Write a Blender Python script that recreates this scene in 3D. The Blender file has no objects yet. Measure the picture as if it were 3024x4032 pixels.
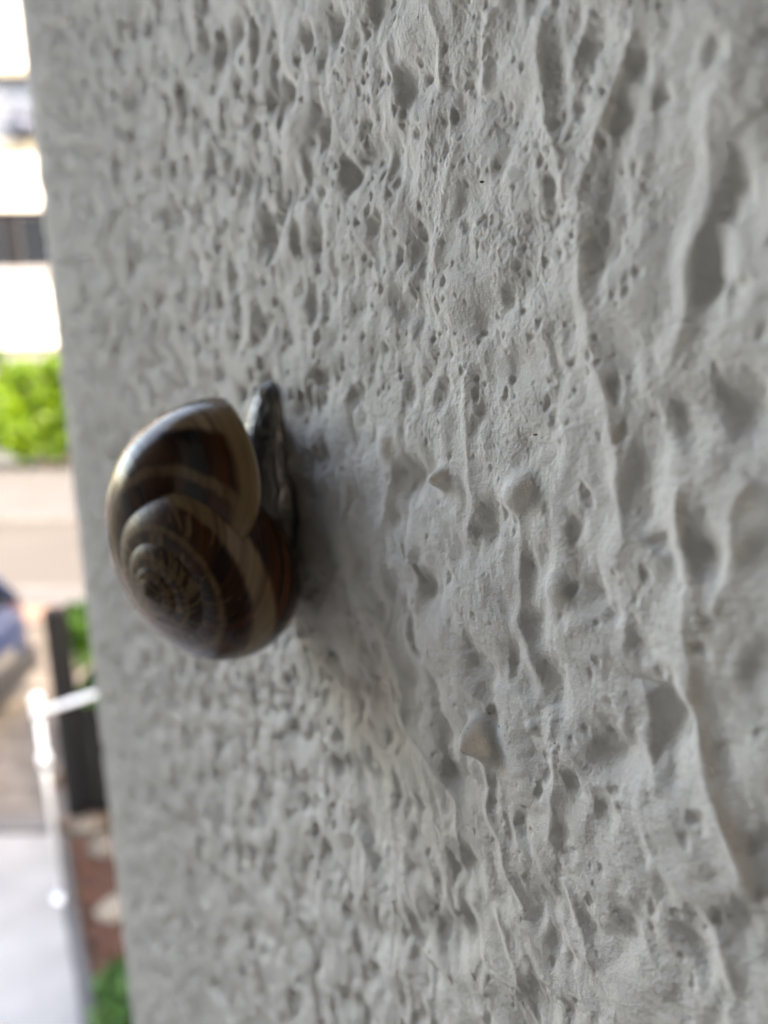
import bpy, bmesh, math, random
import numpy as np
from mathutils import Vector, Matrix
random.seed(7); rng = np.random.default_rng(11)
R = math.radians
scene = bpy.context.scene
col = scene.collection

# ------------------------------------------------------------------ camera, sky, sun, exposure
cam_d = bpy.data.cameras.new('camera'); cam = bpy.data.objects.new('camera', cam_d); col.objects.link(cam)
scene.camera = cam
cam.location = (0, 0, 0); cam.rotation_euler = (Matrix.Rotation(R(90 - 13), 4, 'X') @ Matrix.Rotation(R(-.65), 4, 'Z')).to_euler()
cam_d.sensor_fit = 'VERTICAL'; cam_d.sensor_height = 36; cam_d.sensor_width = 27
cam_d.lens = 24.96
cam_d.clip_start = 0.002; cam_d.clip_end = 2000
cam_d.dof.use_dof = True
cam_d.dof.focus_distance = 0.0465
cam_d.dof.aperture_fstop = 24.96 / 1.12          # entrance pupil about 1 mm across (phone macro lens)

SUN = Vector((0.55, -0.45, 0.70)).normalized()
world = bpy.data.worlds.new('World'); scene.world = world; world.use_nodes = True
wn = world.node_tree.nodes; wl = world.node_tree.links
sky = wn.new('ShaderNodeTexSky'); sky.sky_type = 'NISHITA'; sky.sun_disc = False
sky.sun_elevation = math.asin(SUN.z); sky.sun_rotation = math.atan2(SUN.x, SUN.y)
sky.dust_density = 2.5; sky.ozone_density = 1.0
bg = wn['Background']; bg.inputs['Strength'].default_value = 0.15
wl.new(sky.outputs['Color'], bg.inputs['Color'])
sd = bpy.data.lights.new('sun', 'SUN'); sd.energy = 0.85; sd.angle = R(12); sd.color = (1.0, 0.94, 0.86)
so = bpy.data.objects.new('sun', sd); col.objects.link(so)
so.rotation_euler = SUN.to_track_quat('Z', 'Y').to_euler()
vs = scene.view_settings
vs.view_transform = 'Standard'; vs.look = 'None'; vs.gamma = 1.0; vs.exposure = 3.88
vs.use_white_balance = True; vs.white_balance_temperature = 9550; vs.white_balance_tint = 15
try: vs.use_curve_mapping = False
except Exception: pass

GZ = -3.2                                        # street level, camera held 3.2 m above it
TH = R(32)
WD = Vector((-math.sin(TH), math.cos(TH), 0))    # along the stucco wall towards its street corner
WN = Vector((-math.cos(TH), -math.sin(TH), 0))   # out of the stucco wall
DD = 0.030                                       # lens to wall
def wpt(u, z, w=0.0):                            # wall coordinates in mm -> world
    return WD * (u / 1000) + Vector((0, 0, z / 1000)) - WN * (DD - w / 1000)

# ------------------------------------------------------------------ helpers
def mat(name, color, rough=0.8, metal=0.0, c2=None, scale=20.0, detail=4, bump=0.0, bdist=0.002, bscale=None, coat=0.0,
        spec=0.5, trans=0.0, rand=0.0, stretch=(1, 1, 1)):
    m = bpy.data.materials.new(name); m.use_nodes = True
    nt = m.node_tree; N = nt.nodes; L = nt.links; b = N['Principled BSDF']
    b.inputs['Roughness'].default_value = rough; b.inputs['Metallic'].default_value = metal
    b.inputs['Base Color'].default_value = (*color, 1)
    b.inputs['Coat Weight'].default_value = coat; b.inputs['Specular IOR Level'].default_value = spec
    b.inputs['Transmission Weight'].default_value = trans
    tc = N.new('ShaderNodeTexCoord'); mp = N.new('ShaderNodeMapping'); mp.inputs['Scale'].default_value = stretch
    L.new(tc.outputs['Object'], mp.inputs['Vector'])
    if c2 is not None:
        n = N.new('ShaderNodeTexNoise'); n.inputs['Scale'].default_value = scale; n.inputs['Detail'].default_value = detail
        L.new(mp.outputs[0], n.inputs['Vector'])
        r = N.new('ShaderNodeValToRGB'); r.color_ramp.elements[0].position = .35; r.color_ramp.elements[1].position = .68
        r.color_ramp.elements[0].color = (*color, 1); r.color_ramp.elements[1].color = (*c2, 1)
        L.new(n.outputs['Fac'], r.inputs['Fac'])
        out = r.outputs['Color']
        if rand:
            oi = N.new('ShaderNodeObjectInfo'); hs = N.new('ShaderNodeHueSaturation')
            mr = N.new('ShaderNodeMapRange'); mr.inputs['To Min'].default_value = 1 - rand; mr.inputs['To Max'].default_value = 1 + rand
            L.new(oi.outputs['Random'], mr.inputs['Value']); L.new(mr.outputs[0], hs.inputs['Value']); L.new(out, hs.inputs['Color'])
            out = hs.outputs['Color']
        L.new(out, b.inputs['Base Color'])
    if bump:
        n2 = N.new('ShaderNodeTexNoise'); n2.inputs['Scale'].default_value = bscale or scale * 4; n2.inputs['Detail'].default_value = 5
        L.new(mp.outputs[0], n2.inputs['Vector'])
        bp = N.new('ShaderNodeBump'); bp.inputs['Strength'].default_value = bump; bp.inputs['Distance'].default_value = bdist
        L.new(n2.outputs['Fac'], bp.inputs['Height']); L.new(bp.outputs[0], b.inputs['Normal'])
    return m

def tag(o, label=None, cat=None, group=None, kind=None):
    if label: o['label'] = label
    if cat: o['category'] = cat
    if group: o['group'] = group
    if kind: o['kind'] = kind
    return o
def empty(name, loc=(0, 0, 0), rz=0.0):
    o = bpy.data.objects.new(name, None); col.objects.link(o)
    o.location = loc; o.rotation_euler = (0, 0, rz); o.empty_display_size = .1
    return o
def link(name, me, m=None, parent=None, loc=None, rot=None):
    o = bpy.data.objects.new(name, me); col.objects.link(o)
    if m is not None and len(me.materials) == 0: me.materials.append(m)
    if parent: o.parent = parent
    if loc is not None: o.location = loc
    if rot is not None: o.rotation_euler = rot
    return o
def finish(bm, name, m, parent=None, loc=None, rot=None, smooth=False):
    me = bpy.data.meshes.new(name); bmesh.ops.recalc_face_normals(bm, faces=bm.faces); bm.to_mesh(me); bm.free()
    if smooth:
        for p in me.polygons: p.use_smooth = True
    return link(name, me, m, parent, loc, rot)
def bbox(bm, x0, x1, y0, y1, z0, z1, bev=0.0):
    r = bmesh.ops.create_cube(bm, size=1)
    vsx = r['verts']
    for v in vsx: v.co = Vector(((x0 + x1) / 2 + v.co.x * (x1 - x0), (y0 + y1) / 2 + v.co.y * (y1 - y0), (z0 + z1) / 2 + v.co.z * (z1 - z0)))
    if bev:
        es = list({e for v in vsx for e in v.link_edges})
        bmesh.ops.bevel(bm, geom=es, offset=bev, segments=2, affect='EDGES', profile=.6)
def box(name, dims, m, parent=None, loc=None, rot=None, bev=0.0):
    bm = bmesh.new(); bbox(bm, *dims, bev=bev); return finish(bm, name, m, parent, loc, rot)
def tube_mesh(bm, pts, rad, seg=12, caps=True):
    pts = [Vector(p) for p in pts]; rings = []
    if not hasattr(rad, '__len__'): rad = [rad] * len(pts)
    up = None
    for i, p in enumerate(pts):
        t = (pts[min(i + 1, len(pts) - 1)] - pts[max(i - 1, 0)]).normalized()
        if up is None: up = Vector((0, 0, 1)) if abs(t.z) < .9 else Vector((1, 0, 0))
        a = t.cross(up).normalized(); b = t.cross(a).normalized(); up = b.cross(t) if False else up
        rings.append([bm.verts.new(p + (a * math.cos(k * 2 * math.pi / seg) + b * math.sin(k * 2 * math.pi / seg)) * rad[i]) for k in range(seg)])
    for r0, r1 in zip(rings, rings[1:]):
        for k in range(seg): bm.faces.new((r0[k], r0[(k + 1) % seg], r1[(k + 1) % seg], r1[k]))
    if caps:
        bm.faces.new(rings[0][::-1]); bm.faces.new(rings[-1])
def tube(name, pts, rad, m, parent=None, seg=14, caps=True):
    bm = bmesh.new(); tube_mesh(bm, pts, rad, seg, caps); return finish(bm, name, m, parent, smooth=True)
def grid_mesh(name, P, uv=None, closed_v=False, smooth=True):
    """P: (rows, cols, 3) array -> mesh of quads"""
    nr, nc = P.shape[:2]
    me = bpy.data.meshes.new(name)
    me.vertices.add(nr * nc); me.vertices.foreach_set('co', P.reshape(-1).astype(np.float32))
    i, j = np.meshgrid(np.arange(nr - 1), np.arange(nc if closed_v else nc - 1), indexing='ij')
    j2 = (j + 1) % nc
    q = np.stack([i * nc + j, i * nc + j2, (i + 1) * nc + j2, (i + 1) * nc + j], -1).reshape(-1, 4)
    nf = len(q)
    me.loops.add(nf * 4); me.loops.foreach_set('vertex_index', q.reshape(-1).astype(np.int32))
    me.polygons.add(nf); me.polygons.foreach_set('loop_start', np.arange(0, nf * 4, 4, dtype=np.int32))
    me.polygons.foreach_set('use_smooth', np.full(nf, smooth))
    if uv is not None:
        # uv: (rows, cols(+1 when closed), 2)
        ul = me.uv_layers.new(name='UVMap')
        U = np.stack([uv[i, j], uv[i, j + 1], uv[i + 1, j + 1], uv[i + 1, j]], 2).reshape(-1, 2) if closed_v else \
            np.stack([uv[i, j], uv[i, j2], uv[i + 1, j2], uv[i + 1, j]], 2).reshape(-1, 2)
        ul.data.foreach_set('uv', U.reshape(-1).astype(np.float32))
    me.update(calc_edges=True)
    return me

# ------------------------------------------------------------------ stucco relief (heights in mm over wall coordinates u, z in mm)
RIDGES = [
    ([(25.19, 15.67), (25.66, 13.71), (26.61, 12.19), (27.56, 9.68), (28.15, 6.45), (27.88, 3.17), (27.1, 0.77), (25.93, -1.85), (25.06, -4.69), (24.32, -7.78), (24.04, -10.75), (24.21, -13.94)], 0.62, 0.75),
    ([(20.79, 10.62), (20.8, 7.89), (20.92, 6.03), (21.38, 3.94), (21.57, 1.3), (21.95, -1.03)], 0.5, 0.6),
    ([(20.71, -6.67), (20.54, -9.4), (19.99, -13.3), (19.41, -16.28), (18.25, -19.76), (16.91, -22.82), (15.71, -24.85), (14.58, -26.58)], 0.55, 0.6),
    ([(38.14, -0.24), (37.53, -2.94), (37.09, -7.54), (36.72, -10.34), (36.84, -13.31)], 0.3, 0.35),
    ([(34.24, -8.05), (32.84, -9.32), (31.45, -11.42), (31.9, -14.26), (32.21, -16.23), (30.74, -19.19), (29.69, -22.26)], 0.4, 0.45),
    ([(28.71, -21.81), (28.27, -25.11), (27.82, -28.46), (28.42, -31.56)], 0.4, 0.4),
    ([(34.68, -28.3), (33.92, -30.11), (34.85, -31.66), (34.1, -33.22), (32.53, -34.23), (32.28, -35.82), (30.91, -37.12), (30.04, -38.73)], 0.42, 0.3),
    ([(33.42, -39.81), (31.91, -42.35), (30.55, -43.05), (30.27, -44.95)], 0.38, 0.3),
    ([(27.37, -33.08), (26.19, -34.51), (25.03, -35.9), (24.39, -37.67)], 0.4, 0.4),
    ([(21.0, -27.52), (19.41, -27.56), (17.52, -28.04), (16.3, -29.67), (15.54, -31.81)], 0.5, 0.5),
    ([(19.98, -15.18), (19.43, -17.13), (18.56, -18.74), (18.34, -20.68), (17.23, -21.59), (16.29, -24.09), (15.24, -26.27)], 0.5, 0.6),
    ([(21.98, -17.56), (21.8, -19.45), (21.19, -21.53), (20.7, -23.49)], 0.4, 0.5),
    ([(38.45, -23.9), (36.61, -24.1), (34.84, -24.98)], 0.4, 0.4),
    ([(46.26, -29.74), (45.03, -31.17), (42.29, -31.79), (39.72, -33.42), (37.7, -34.13), (37.39, -37.48), (38.28, -39.76)], 0.45, 0.4),
    ([(62.24, -37.05), (60.97, -40.4), (60.47, -45.29)], 0.4, 0.5),
    ([(61.95, -31.34), (58.1, -31.2), (55.0, -32.06), (51.15, -30.63)], 0.35, 0.5),
    ([(58.51, -50.06), (53.81, -46.67), (51.98, -47.91), (52.04, -52.21), (54.0, -55.87)], 0.45, 0.6),
    ([(41.46, 21.46), (40.79, 18.89), (40.4, 15.91)], 0.45, 0.4),
    ([(35.72, 18.99), (36.36, 17.2), (36.12, 14.76)], 0.45, 0.4),
    ([(31.81, 17.5), (31.46, 15.53), (31.03, 12.44), (30.49, 10.66), (29.35, 9.05), (29.04, 7.62)], 0.5, 0.45),
    ([(27.88, 16.02), (28.85, 14.72), (29.1, 13.26)], 0.4, 0.4),
    ([(38.56, 12.89), (39.34, 10.93), (40.18, 9.4), (40.41, 7.18), (41.3, 4.95)], 0.35, 0.5),
    ([(46.68, 21.11), (46.3, 18.38), (45.23, 17.04)], 0.3, 0.4),
    ([(21.37, 14.3), (20.19, 11.08), (19.04, 8.87)], 0.4, 0.8),
    ([(20.72, -6.28), (20.66, -8.14), (19.91, -11.16), (19.1, -13.51)], 0.5, 0.6),
    ([(17.48, -5.76), (18.01, -9.39), (18.65, -12.7)], 0.5, 0.6),
    ([(46.21, -8.31), (47.32, -11.55), (48.49, -14.98)], 0.4, 0.7),
    ([(45.51, -47.32), (44.65, -50.68), (42.62, -51.97), (40.36, -50.84), (38.56, -50.81)], 0.45, 0.5),
    ([(45.05, -15.88), (43.24, -17.69), (43.9, -20.63)], 0.3, 0.5)]
HOLLOWS = [
    (44.73, 17.6, 1.2, 1.21), (57.1, 17.91, 1.23, 0.94), (52.97, 13.5, 1.12, 1.22), (48.76, 9.0, 0.89, 1.09), (43.17, 6.6, 0.85, 1.48),
    (34.52, 10.49, 0.86, 0.69), (30.43, 8.42, 0.42, 0.57), (28.62, 11.84, 0.58, 0.47), (29.95, 11.5, 0.51, 0.55), (24.94, 12.93, 0.64, 0.72),
    (25.78, 10.76, 0.68, 0.76), (23.68, 11.07, 0.38, 0.6), (26.35, 4.81, 0.91, 1.5), (33.83, 2.9, 0.62, 0.65), (19.52, 6.88, 0.58, 0.9),
    (20.4, 3.23, 0.55, 1.2), (19.88, 5.6, 0.39, 0.57), (59.05, 25.3, 0.61, 0.81), (54.5, 24.4, 0.81, 0.76), (42.42, 17.2, 0.38, 0.3),
    (43.32, 14.14, 0.33, 0.38), (40.26, 14.18, 0.36, 0.3), (47.4, 18.61, 0.22, 0.18), (50.36, 13.9, 0.5, 0.35), (46.81, 10.93, 0.3, 0.42),
    (49.36, 11.26, 0.28, 0.39), (45.75, 16.3, 0.28, 0.27), (51.27, 9.54, 0.35, 0.29), (49.8, 6.38, 0.34, 0.29), (57.65, 12.96, 0.41, 0.48),
    (45.47, 6.46, 0.51, 0.67), (37.77, 7.45, 0.51, 0.5), (39.99, 12.39, 0.45, 0.58), (49.89, 20.87, 0.32, 0.33), (53.0, 22.2, 0.3, 0.23),
    (57.71, 21.3, 0.35, 0.29), (54.79, 14.37, 0.28, 0.21), (44.35, -9.88, 1.62, 1.84), (40.18, -3.08, 1.07, 1.09), (36.36, -4.93, 0.54, 0.86),
    (22.94, -6.39, 1.1, 2.27), (21.89, -9.74, 0.53, 0.54), (24.56, -14.45, 0.53, 0.67), (24.59, -4.56, 0.34, 0.68), (25.16, -2.16, 0.42, 0.67),
    (26.7, -8.16, 0.28, 0.29), (35.2, -12.2, 0.94, 0.72), (22.54, -15.41, 0.81, 1.3), (19.03, -9.83, 0.8, 1.13), (28.82, -19.5, 0.87, 1.2),
    (46.94, -18.91, 1.01, 1.37), (52.36, -3.93, 1.11, 1.1), (39.28, -16.31, 0.44, 0.5), (36.03, -18.18, 0.28, 0.29), (32.65, -11.46, 0.19, 0.31),
    (33.71, -10.55, 0.3, 0.43), (27.42, -10.13, 0.59, 0.76), (35.87, -21.78, 1.29, 1.38), (43.21, -23.8, 0.66, 0.45), (49.88, -38.75, 1.38, 0.81),
    (57.09, -38.27, 1.2, 0.88), (29.93, -24.35, 0.49, 0.38), (20.93, -20.29, 0.64, 1.2), (18.21, -23.42, 0.49, 0.58), (22.17, -33.12, 1.35, 1.99),
    (26.84, -26.06, 0.61, 0.61), (37.79, -31.79, 0.75, 0.78), (28.81, -20.71, 1.16, 1.62), (41.15, -26.34, 1.02, 1.57), (44.14, -29.05, 1.58, 1.67),
    (38.43, -48.1, 1.84, 1.77), (30.72, -30.15, 0.17, 0.18), (30.17, -31.71, 0.29, 0.27), (36.78, -38.17, 1.3, 1.21), (29.11, -36.51, 1.13, 1.63),
    (24.13, -26.54, 0.87, 1.17), (84.23, 32.22, 1.53, 1.64), (79.34, 30.69, 1.39, 1.86), (93.17, 30.35, 1.53, 2.15), (75.08, 26.03, 1.07, 0.99),
    (63.96, 22.04, 1.34, 1.66), (74.29, 30.66, 1.04, 0.81), (59.29, 25.13, 0.88, 0.93), (56.8, 22.71, 0.55, 0.8), (57.3, 17.24, 1.0, 1.33),
    (53.03, 13.36, 1.29, 1.29), (78.67, 19.89, 1.65, 1.7), (84.56, 20.42, 1.06, 1.47), (71.04, 16.12, 1.01, 1.89), (69.26, 11.39, 1.18, 2.66),
    (58.85, 9.11, 1.23, 1.19), (79.99, 8.36, 1.26, 3.4), (60.05, 4.04, 1.13, 1.53), (60.12, 15.07, 0.62, 1.02), (89.31, 16.35, 1.18, 1.59),
    (71.88, 31.5, 0.78, 0.65), (53.8, 24.45, 0.88, 0.65), (72.58, 3.06, 1.74, 1.63), (67.7, 22.35, 0.55, 0.53), (79.59, 23.87, 0.71, 0.76),
    (51.56, 9.69, 0.3, 0.24),
]
SPECKS = [(36.49, 9.85), (31.17, -5.16), (33.84, -25.8), (34.43, -26.58), (34.7, -26.75), (35.42, -26.21), (35.69, -26.54), (33.94, -26.96), (34.8, -27.5), (35.8, -26.66), (34.99, -25.27), (32.66, -25.71), (32.09, -25.86), (35.86, -22.95), (35.35, -22.97), (28.15, -24.04), (27.78, -24.98), (35.83, -6.26), (33.51, -7.69), (31.34, -12.73), (30.87, -33.58), (36.45, -35.0)]
CRACK = [(45.34, -15.32), (44.97, -16.17), (43.79, -16.43), (43.25, -17.07), (42.72, -17.75)]
AXR, AXU, AXV, BETA_DEG = -1.158, -.5863, .9279, 93.863
SHELL_AT = (-0.018043, 0.067662, -0.020332)
BZ1, BZ0, BU = -3.2, -30.0, 69.5
def tile(n, seed, lo, hi, ax=1.0):
    """periodic band-limited noise, unit variance; lo..hi wavelengths in cells, ax stretches along rows"""
    g = np.random.default_rng(seed)
    f = np.fft.rfft2(g.standard_normal((n, n)))
    ky = np.fft.fftfreq(n)[:, None] * ax; kx = np.fft.rfftfreq(n)[None, :]
    k = np.sqrt(kx * kx + ky * ky)
    f *= np.exp(-(k * lo * .8) ** 2) * (1 - np.exp(-(k * hi) ** 2))
    a = np.fft.irfft2(f, s=(n, n)); a -= a.mean(); a /= a.std()
    return a.astype(np.float32)
def samp(T, cell, u, z):
    n = T.shape[0]
    x = u / cell; y = z / cell
    xi = np.floor(x).astype(np.int64); yi = np.floor(y).astype(np.int64)
    fx = (x - xi).astype(np.float32); fy = (y - yi).astype(np.float32)
    x0 = xi % n; x1 = (xi + 1) % n; y0 = yi % n; y1 = (yi + 1) % n
    return (T[y0, x0] * (1 - fx) + T[y0, x1] * fx) * (1 - fy) + (T[y1, x0] * (1 - fx) + T[y1, x1] * fx) * fy
T_big = tile(1024, 1, 22, 60, .75)        # cell .35 mm
T_rid = tile(1024, 2, 24, 60, .55)        # cell .2  mm, ridge carrier
T_rid2 = tile(1024, 3, 18, 46, .6)        # cell .1
T_med = tile(1024, 4, 10, 26)             # cell .1
T_fin = tile(1024, 5, 4, 10)              # cell .08
T_wx = tile(512, 6, 20, 60); T_wy = tile(512, 8, 20, 60)
MC = 0.1; MU0, MU1, MZ0, MZ1 = 10.0, 228.0, -232.0, 86.0
FM = np.zeros((int((MZ1 - MZ0) / MC), int((MU1 - MU0) / MC)), np.float32)
CALM = np.zeros_like(FM)
def window(u0, u1, z0, z1):
    i0 = max(0, int((z0 - MZ0) / MC)); i1 = min(FM.shape[0], int((z1 - MZ0) / MC) + 1)
    j0 = max(0, int((u0 - MU0) / MC)); j1 = min(FM.shape[1], int((u1 - MU0) / MC) + 1)
    if i1 <= i0 or j1 <= j0: return None
    zz, uu = np.meshgrid(MZ0 + MC * np.arange(i0, i1), MU0 + MC * np.arange(j0, j1), indexing='ij')
    return slice(i0, i1), slice(j0, j1), uu, zz
def stamp_pit(u, z, ru, rz, depth, rim=.12, wob=0.0, hard=2.0):
    w = window(u - 2.2 * ru, u + 2.2 * ru, z - 2.2 * rz, z + 2.2 * rz)
    if w is None: return
    si, sj, uu, zz = w
    a = np.arctan2((zz - z) / rz, (uu - u) / ru)
    rr = 1 + wob * (.5 * np.sin(2 * a + u * 7) + .3 * np.sin(3 * a + z * 5) + .2 * np.sin(5 * a + u))
    d = np.sqrt(((uu - u) / ru) ** 2 + ((zz - z) / rz) ** 2) / rr
    FM[si, sj] += (-depth * np.exp(-np.clip(d, 0, 4) ** (2 * hard)) + depth * rim * .35 * np.exp(-((d - 1.25) / .28) ** 2)).astype(np.float32)
def stamp_bump(u, z, r, h, lean=0.0, rz=None):
    rz = rz or r
    w = window(u - 3 * r, u + 3 * r, z - 3 * rz, z + 3 * rz); si, sj, uu, zz = w
    d2 = ((uu - u) / r) ** 2 + ((zz - z + lean * (uu - u)) / rz) ** 2
    FM[si, sj] += (h * np.exp(-d2 ** 1.3)).astype(np.float32)
    CALM[si, sj] = np.maximum(CALM[si, sj], .8 * np.exp(-d2 * .5))
def stamp_ridge(pts, A, wd):
    # smooth the traced line
    P = [np.array(p, float) for p in pts]
    for _ in range(2):
        Q = [P[0]]
        for a, b in zip(P, P[1:]): Q += [a * .75 + b * .25, a * .25 + b * .75]
        Q.append(P[-1]); P = Q
    Pn = np.array(P); u0, z0 = Pn.min(0) - 5 * wd; u1, z1 = Pn.max(0) + 5 * wd
    w = window(u0, u1, z0, z1)
    if w is None: return
    si, sj, uu, zz = w
    # wobble the crest
    wu = uu + .16 * samp(T_rid, .30, uu, zz); wz = zz
    best = np.full(uu.shape, 1e9); sd = np.zeros(uu.shape); tt = np.zeros(uu.shape)
    n = len(Pn) - 1
    for k in range(n):
        a = Pn[k]; d = Pn[k + 1] - a; L2 = d @ d + 1e-9
        t = np.clip(((wu - a[0]) * d[0] + (wz - a[1]) * d[1]) / L2, 0, 1)
        dx = wu - a[0] - t * d[0]; dz = wz - a[1] - t * d[1]; dist = dx * dx + dz * dz
        m = dist < best
        best = np.where(m, dist, best); tt = np.where(m, (k + t) / n, tt); sd = np.where(m, dx, sd)
    d = np.sqrt(best + .012) - .11
    wloc = np.where(sd > 0, wd * 1.5, wd * .85)      # +u side faces the street: gentle; other side steep
    taper = np.clip(np.minimum(tt, 1 - tt) * 6, 0, 1) ** .7
    A = A * .6
    FM[si, sj] += (A * taper * np.exp(-d / wloc) - .15 * A * taper * np.exp(-((d - 2.2 * wd) / (1.1 * wd)) ** 2)).astype(np.float32)
    CALM[si, sj] = np.maximum(CALM[si, sj], .7 * taper * np.exp(-(d / (1.6 * wd)) ** 2))
for pts, A, wd in RIDGES: stamp_ridge(pts, A, wd)
for (u, z, ru, rz) in HOLLOWS:
    r = min(ru, rz); stamp_pit(u, z, ru, rz, min(.48, .54 * r + .06) if u < 42 else min(.8, .68 * r + .06), rim=.12, wob=.35, hard=1.15 if r > .5 else 1.4)
def pits(n, ua, ub, za, zb, ra, rb, k):
    for _ in range(n):
        u = rng.uniform(ua, ub); z = rng.uniform(za, zb); r = ra * (rb / ra) ** (rng.random() ** 1.6)
        stamp_pit(u, z, r * rng.uniform(.8, 1.2), r * rng.uniform(.85, 1.5), k * r, rim=.14, wob=.3, hard=1.4)
pits(750, 24, 62, -4, 26, .08, .30, .85)         # pin holes, most of them in the upper part
pits(260, 24, 62, -60, -4, .10, .30, .65)
pits(1100, 60, 212, -60, 82, .3, 1.2, .65)
pits(700, 60, 212, -228, -60, .3, 1.0, .5)
pits(2600, 58, 212, -60, 82, .22, .6, 1.25); pits(2200, 58, 212, -228, -60, .22, .6, 1.1)
pits(90, 12, 30, -34, 16, .2, .5, .6)
# standing drips of paint
stamp_bump(35.3, -27.0, .95, 1.9, lean=-.35, rz=1.15); stamp_bump(34.6, -27.6, .8, .5, lean=0, rz=.9)
stamp_bump(40.2, -9.1, .75, 1.25, lean=.2); stamp_bump(31.9, -8.6, 1.1, 1.0, lean=.2)
stamp_bump(47.5, -7.5, 1.2, .7); stamp_bump(28.6, -14.1, 1.0, .6); stamp_bump(30.2, -24.0, .5, .35)
for a, b in zip(CRACK, CRACK[1:]):
    for t in np.linspace(0, 1, 9)[:-1]:
        stamp_pit(a[0] + t * (b[0] - a[0]), a[1] + t * (b[1] - a[1]), .13, .16, .16, rim=0, hard=1.5)

def fmap(M, u, z):
    x = np.clip((u - MU0) / MC, 0, M.shape[1] - 1.001); y = np.clip((z - MZ0) / MC, 0, M.shape[0] - 1.001)
    xi = x.astype(np.int64); yi = y.astype(np.int64); fx = x - xi; fy = y - yi
    v = (M[yi, xi] * (1 - fx) + M[yi, xi + 1] * fx) * (1 - fy) + (M[yi + 1, xi] * (1 - fx) + M[yi + 1, xi + 1] * fx) * fy
    inside = (u > MU0) & (u < MU1) & (z > MZ0) & (z < MZ1)
    return np.where(inside, v, 0)
def base(u, z):
    du = .30 * samp(T_wx, .3, u, z); dz = .30 * samp(T_wy, .3, u, z)
    uu = u + du; zz = z + dz
    r1 = 1 - np.sqrt(samp(T_rid, .2, uu, zz) ** 2 + .06)
    g = .36 * samp(T_big, .35, u, z) + .03 * r1 + .12 * samp(T_rid, .18, zz + 31, uu)
    g = .28 * g - .22 * np.log1p(np.exp(-(g + .12) / .20)) * .6          # plateaus with hollows let into them
    return g + .018 * samp(T_rid2, .1, uu, zz)
def relief(u, z):
    """height of the rendered surface in mm"""
    calm = 1 - .75 * fmap(CALM, u, z)
    g0 = base(u, z)
    h = base(u + .2 * g0, z)                      # paint pulled over: the side away from the street is the steeper one
    mask = .5 + .5 * np.tanh(1.2 * samp(T_big, .41, u + 90, z + 50))
    up_ = np.clip((z + 20) / 25, .25, 1)
    h = (1.0 + .30 * np.clip((-z - 12) / 15, 0, 1)) * calm * h + .015 * calm * samp(T_med, .1, u, z) * (.3 + mask) * (.5 + .5 * up_)
    far = np.clip((u - 60) / 60, 0, 1)
    h = h + .075 * far * samp(T_med, .1, u + 33, z * .7) + .016 * samp(T_fin, .08, u, z) * (.3 + mask) * (.4 + .6 * up_)
    return (h + fmap(FM, u, z)) * (1 - .5 * np.clip((u - 190) / 25, 0, 1))

# ---- the wall: side face, rounded corner and street face in one displaced sheet
UC = 217.5; RC = 5.0
def cols():
    s = [12.0]
    while s[-1] < UC + 14:
        u = s[-1]; st = .085 if u < 24 else .072 if u < 46 else min(.30, .072 + (u - 46) * .0085)
        s.append(u + st)
    core = np.array(s)
    e = (np.arange(1, 31) / 30.0) ** 3.2
    back = 12.0 - e[::-1] * 3000
    fwd = core[-1] + e * 7000
    return np.concatenate([back, core, fwd])
S = cols()
zt = np.linspace(-1, 1, 930)
e = (np.arange(1, 25) / 24.0) ** 3.0
def profile(s):
    """arc length in mm -> point and normal on the plan of the wall (mm, along D and N)"""
    arc = RC * math.pi / 2; a0 = UC - RC
    a = np.clip((s - a0) / arc, 0, 1) * math.pi / 2
    beyond = np.maximum(s - a0 - arc, 0)
    d = np.minimum(s, a0) + RC * np.sin(a)
    w = -RC * (1 - np.cos(a)) - beyond
    return d, w, np.sin(a), np.cos(a)
pd_, pw_, nd_, nw_ = profile(S)
Yc = np.clip(S, 9, UC) * math.cos(TH) + 30 * math.sin(TH) + 2
zc = Yc[None, :] * (-.361 + .80 * zt[:, None])
ztop, zbot = 2800.0, GZ * 1000
lo = zc[:1] + (zbot - zc[:1]) * e[::-1, None]
hi = zc[-1:] + (ztop - zc[-1:]) * e[:, None]
Z = np.concatenate([lo, zc, hi]); U = np.broadcast_to(S[None, :], Z.shape)
H = relief(U, Z)
dfin = pd_[None, :] + nd_[None, :] * H; wfin = pw_[None, :] + nw_[None, :] * H
D3 = np.array(WD); N3 = np.array(WN)
P = (dfin[..., None] * D3 + (wfin - 30.0)[..., None] * N3) / 1000
P[..., 2] = Z / 1000
m_stucco = mat('stucco_paint', (.60, .59, .575), rough=.75, c2=(.67, .66, .645), scale=70, detail=4, spec=.15)
nt = m_stucco.node_tree; NN = nt.nodes; LL = nt.links; bs = NN['Principled BSDF']; tcn = [x for x in NN if x.type == 'TEX_COORD'][0]
n1 = NN.new('ShaderNodeTexNoise'); n1.inputs['Scale'].default_value = 2600; n1.inputs['Detail'].default_value = 4; n1.inputs['Roughness'].default_value = .6
n2 = NN.new('ShaderNodeTexNoise'); n2.inputs['Scale'].default_value = 9000; n2.inputs['Detail'].default_value = 2
LL.new(tcn.outputs['Object'], n1.inputs['Vector']); LL.new(tcn.outputs['Object'], n2.inputs['Vector'])
b1 = NN.new('ShaderNodeBump'); b1.inputs['Strength'].default_value = 1.0; b1.inputs['Distance'].default_value = .00013
b2 = NN.new('ShaderNodeBump'); b2.inputs['Strength'].default_value = .9; b2.inputs['Distance'].default_value = .00005
LL.new(n1.outputs['Fac'], b1.inputs['Height']); LL.new(n2.outputs['Fac'], b2.inputs['Height'])
LL.new(b1.outputs[0], b2.inputs['Normal']); LL.new(b2.outputs[0], bs.inputs['Normal'])
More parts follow.
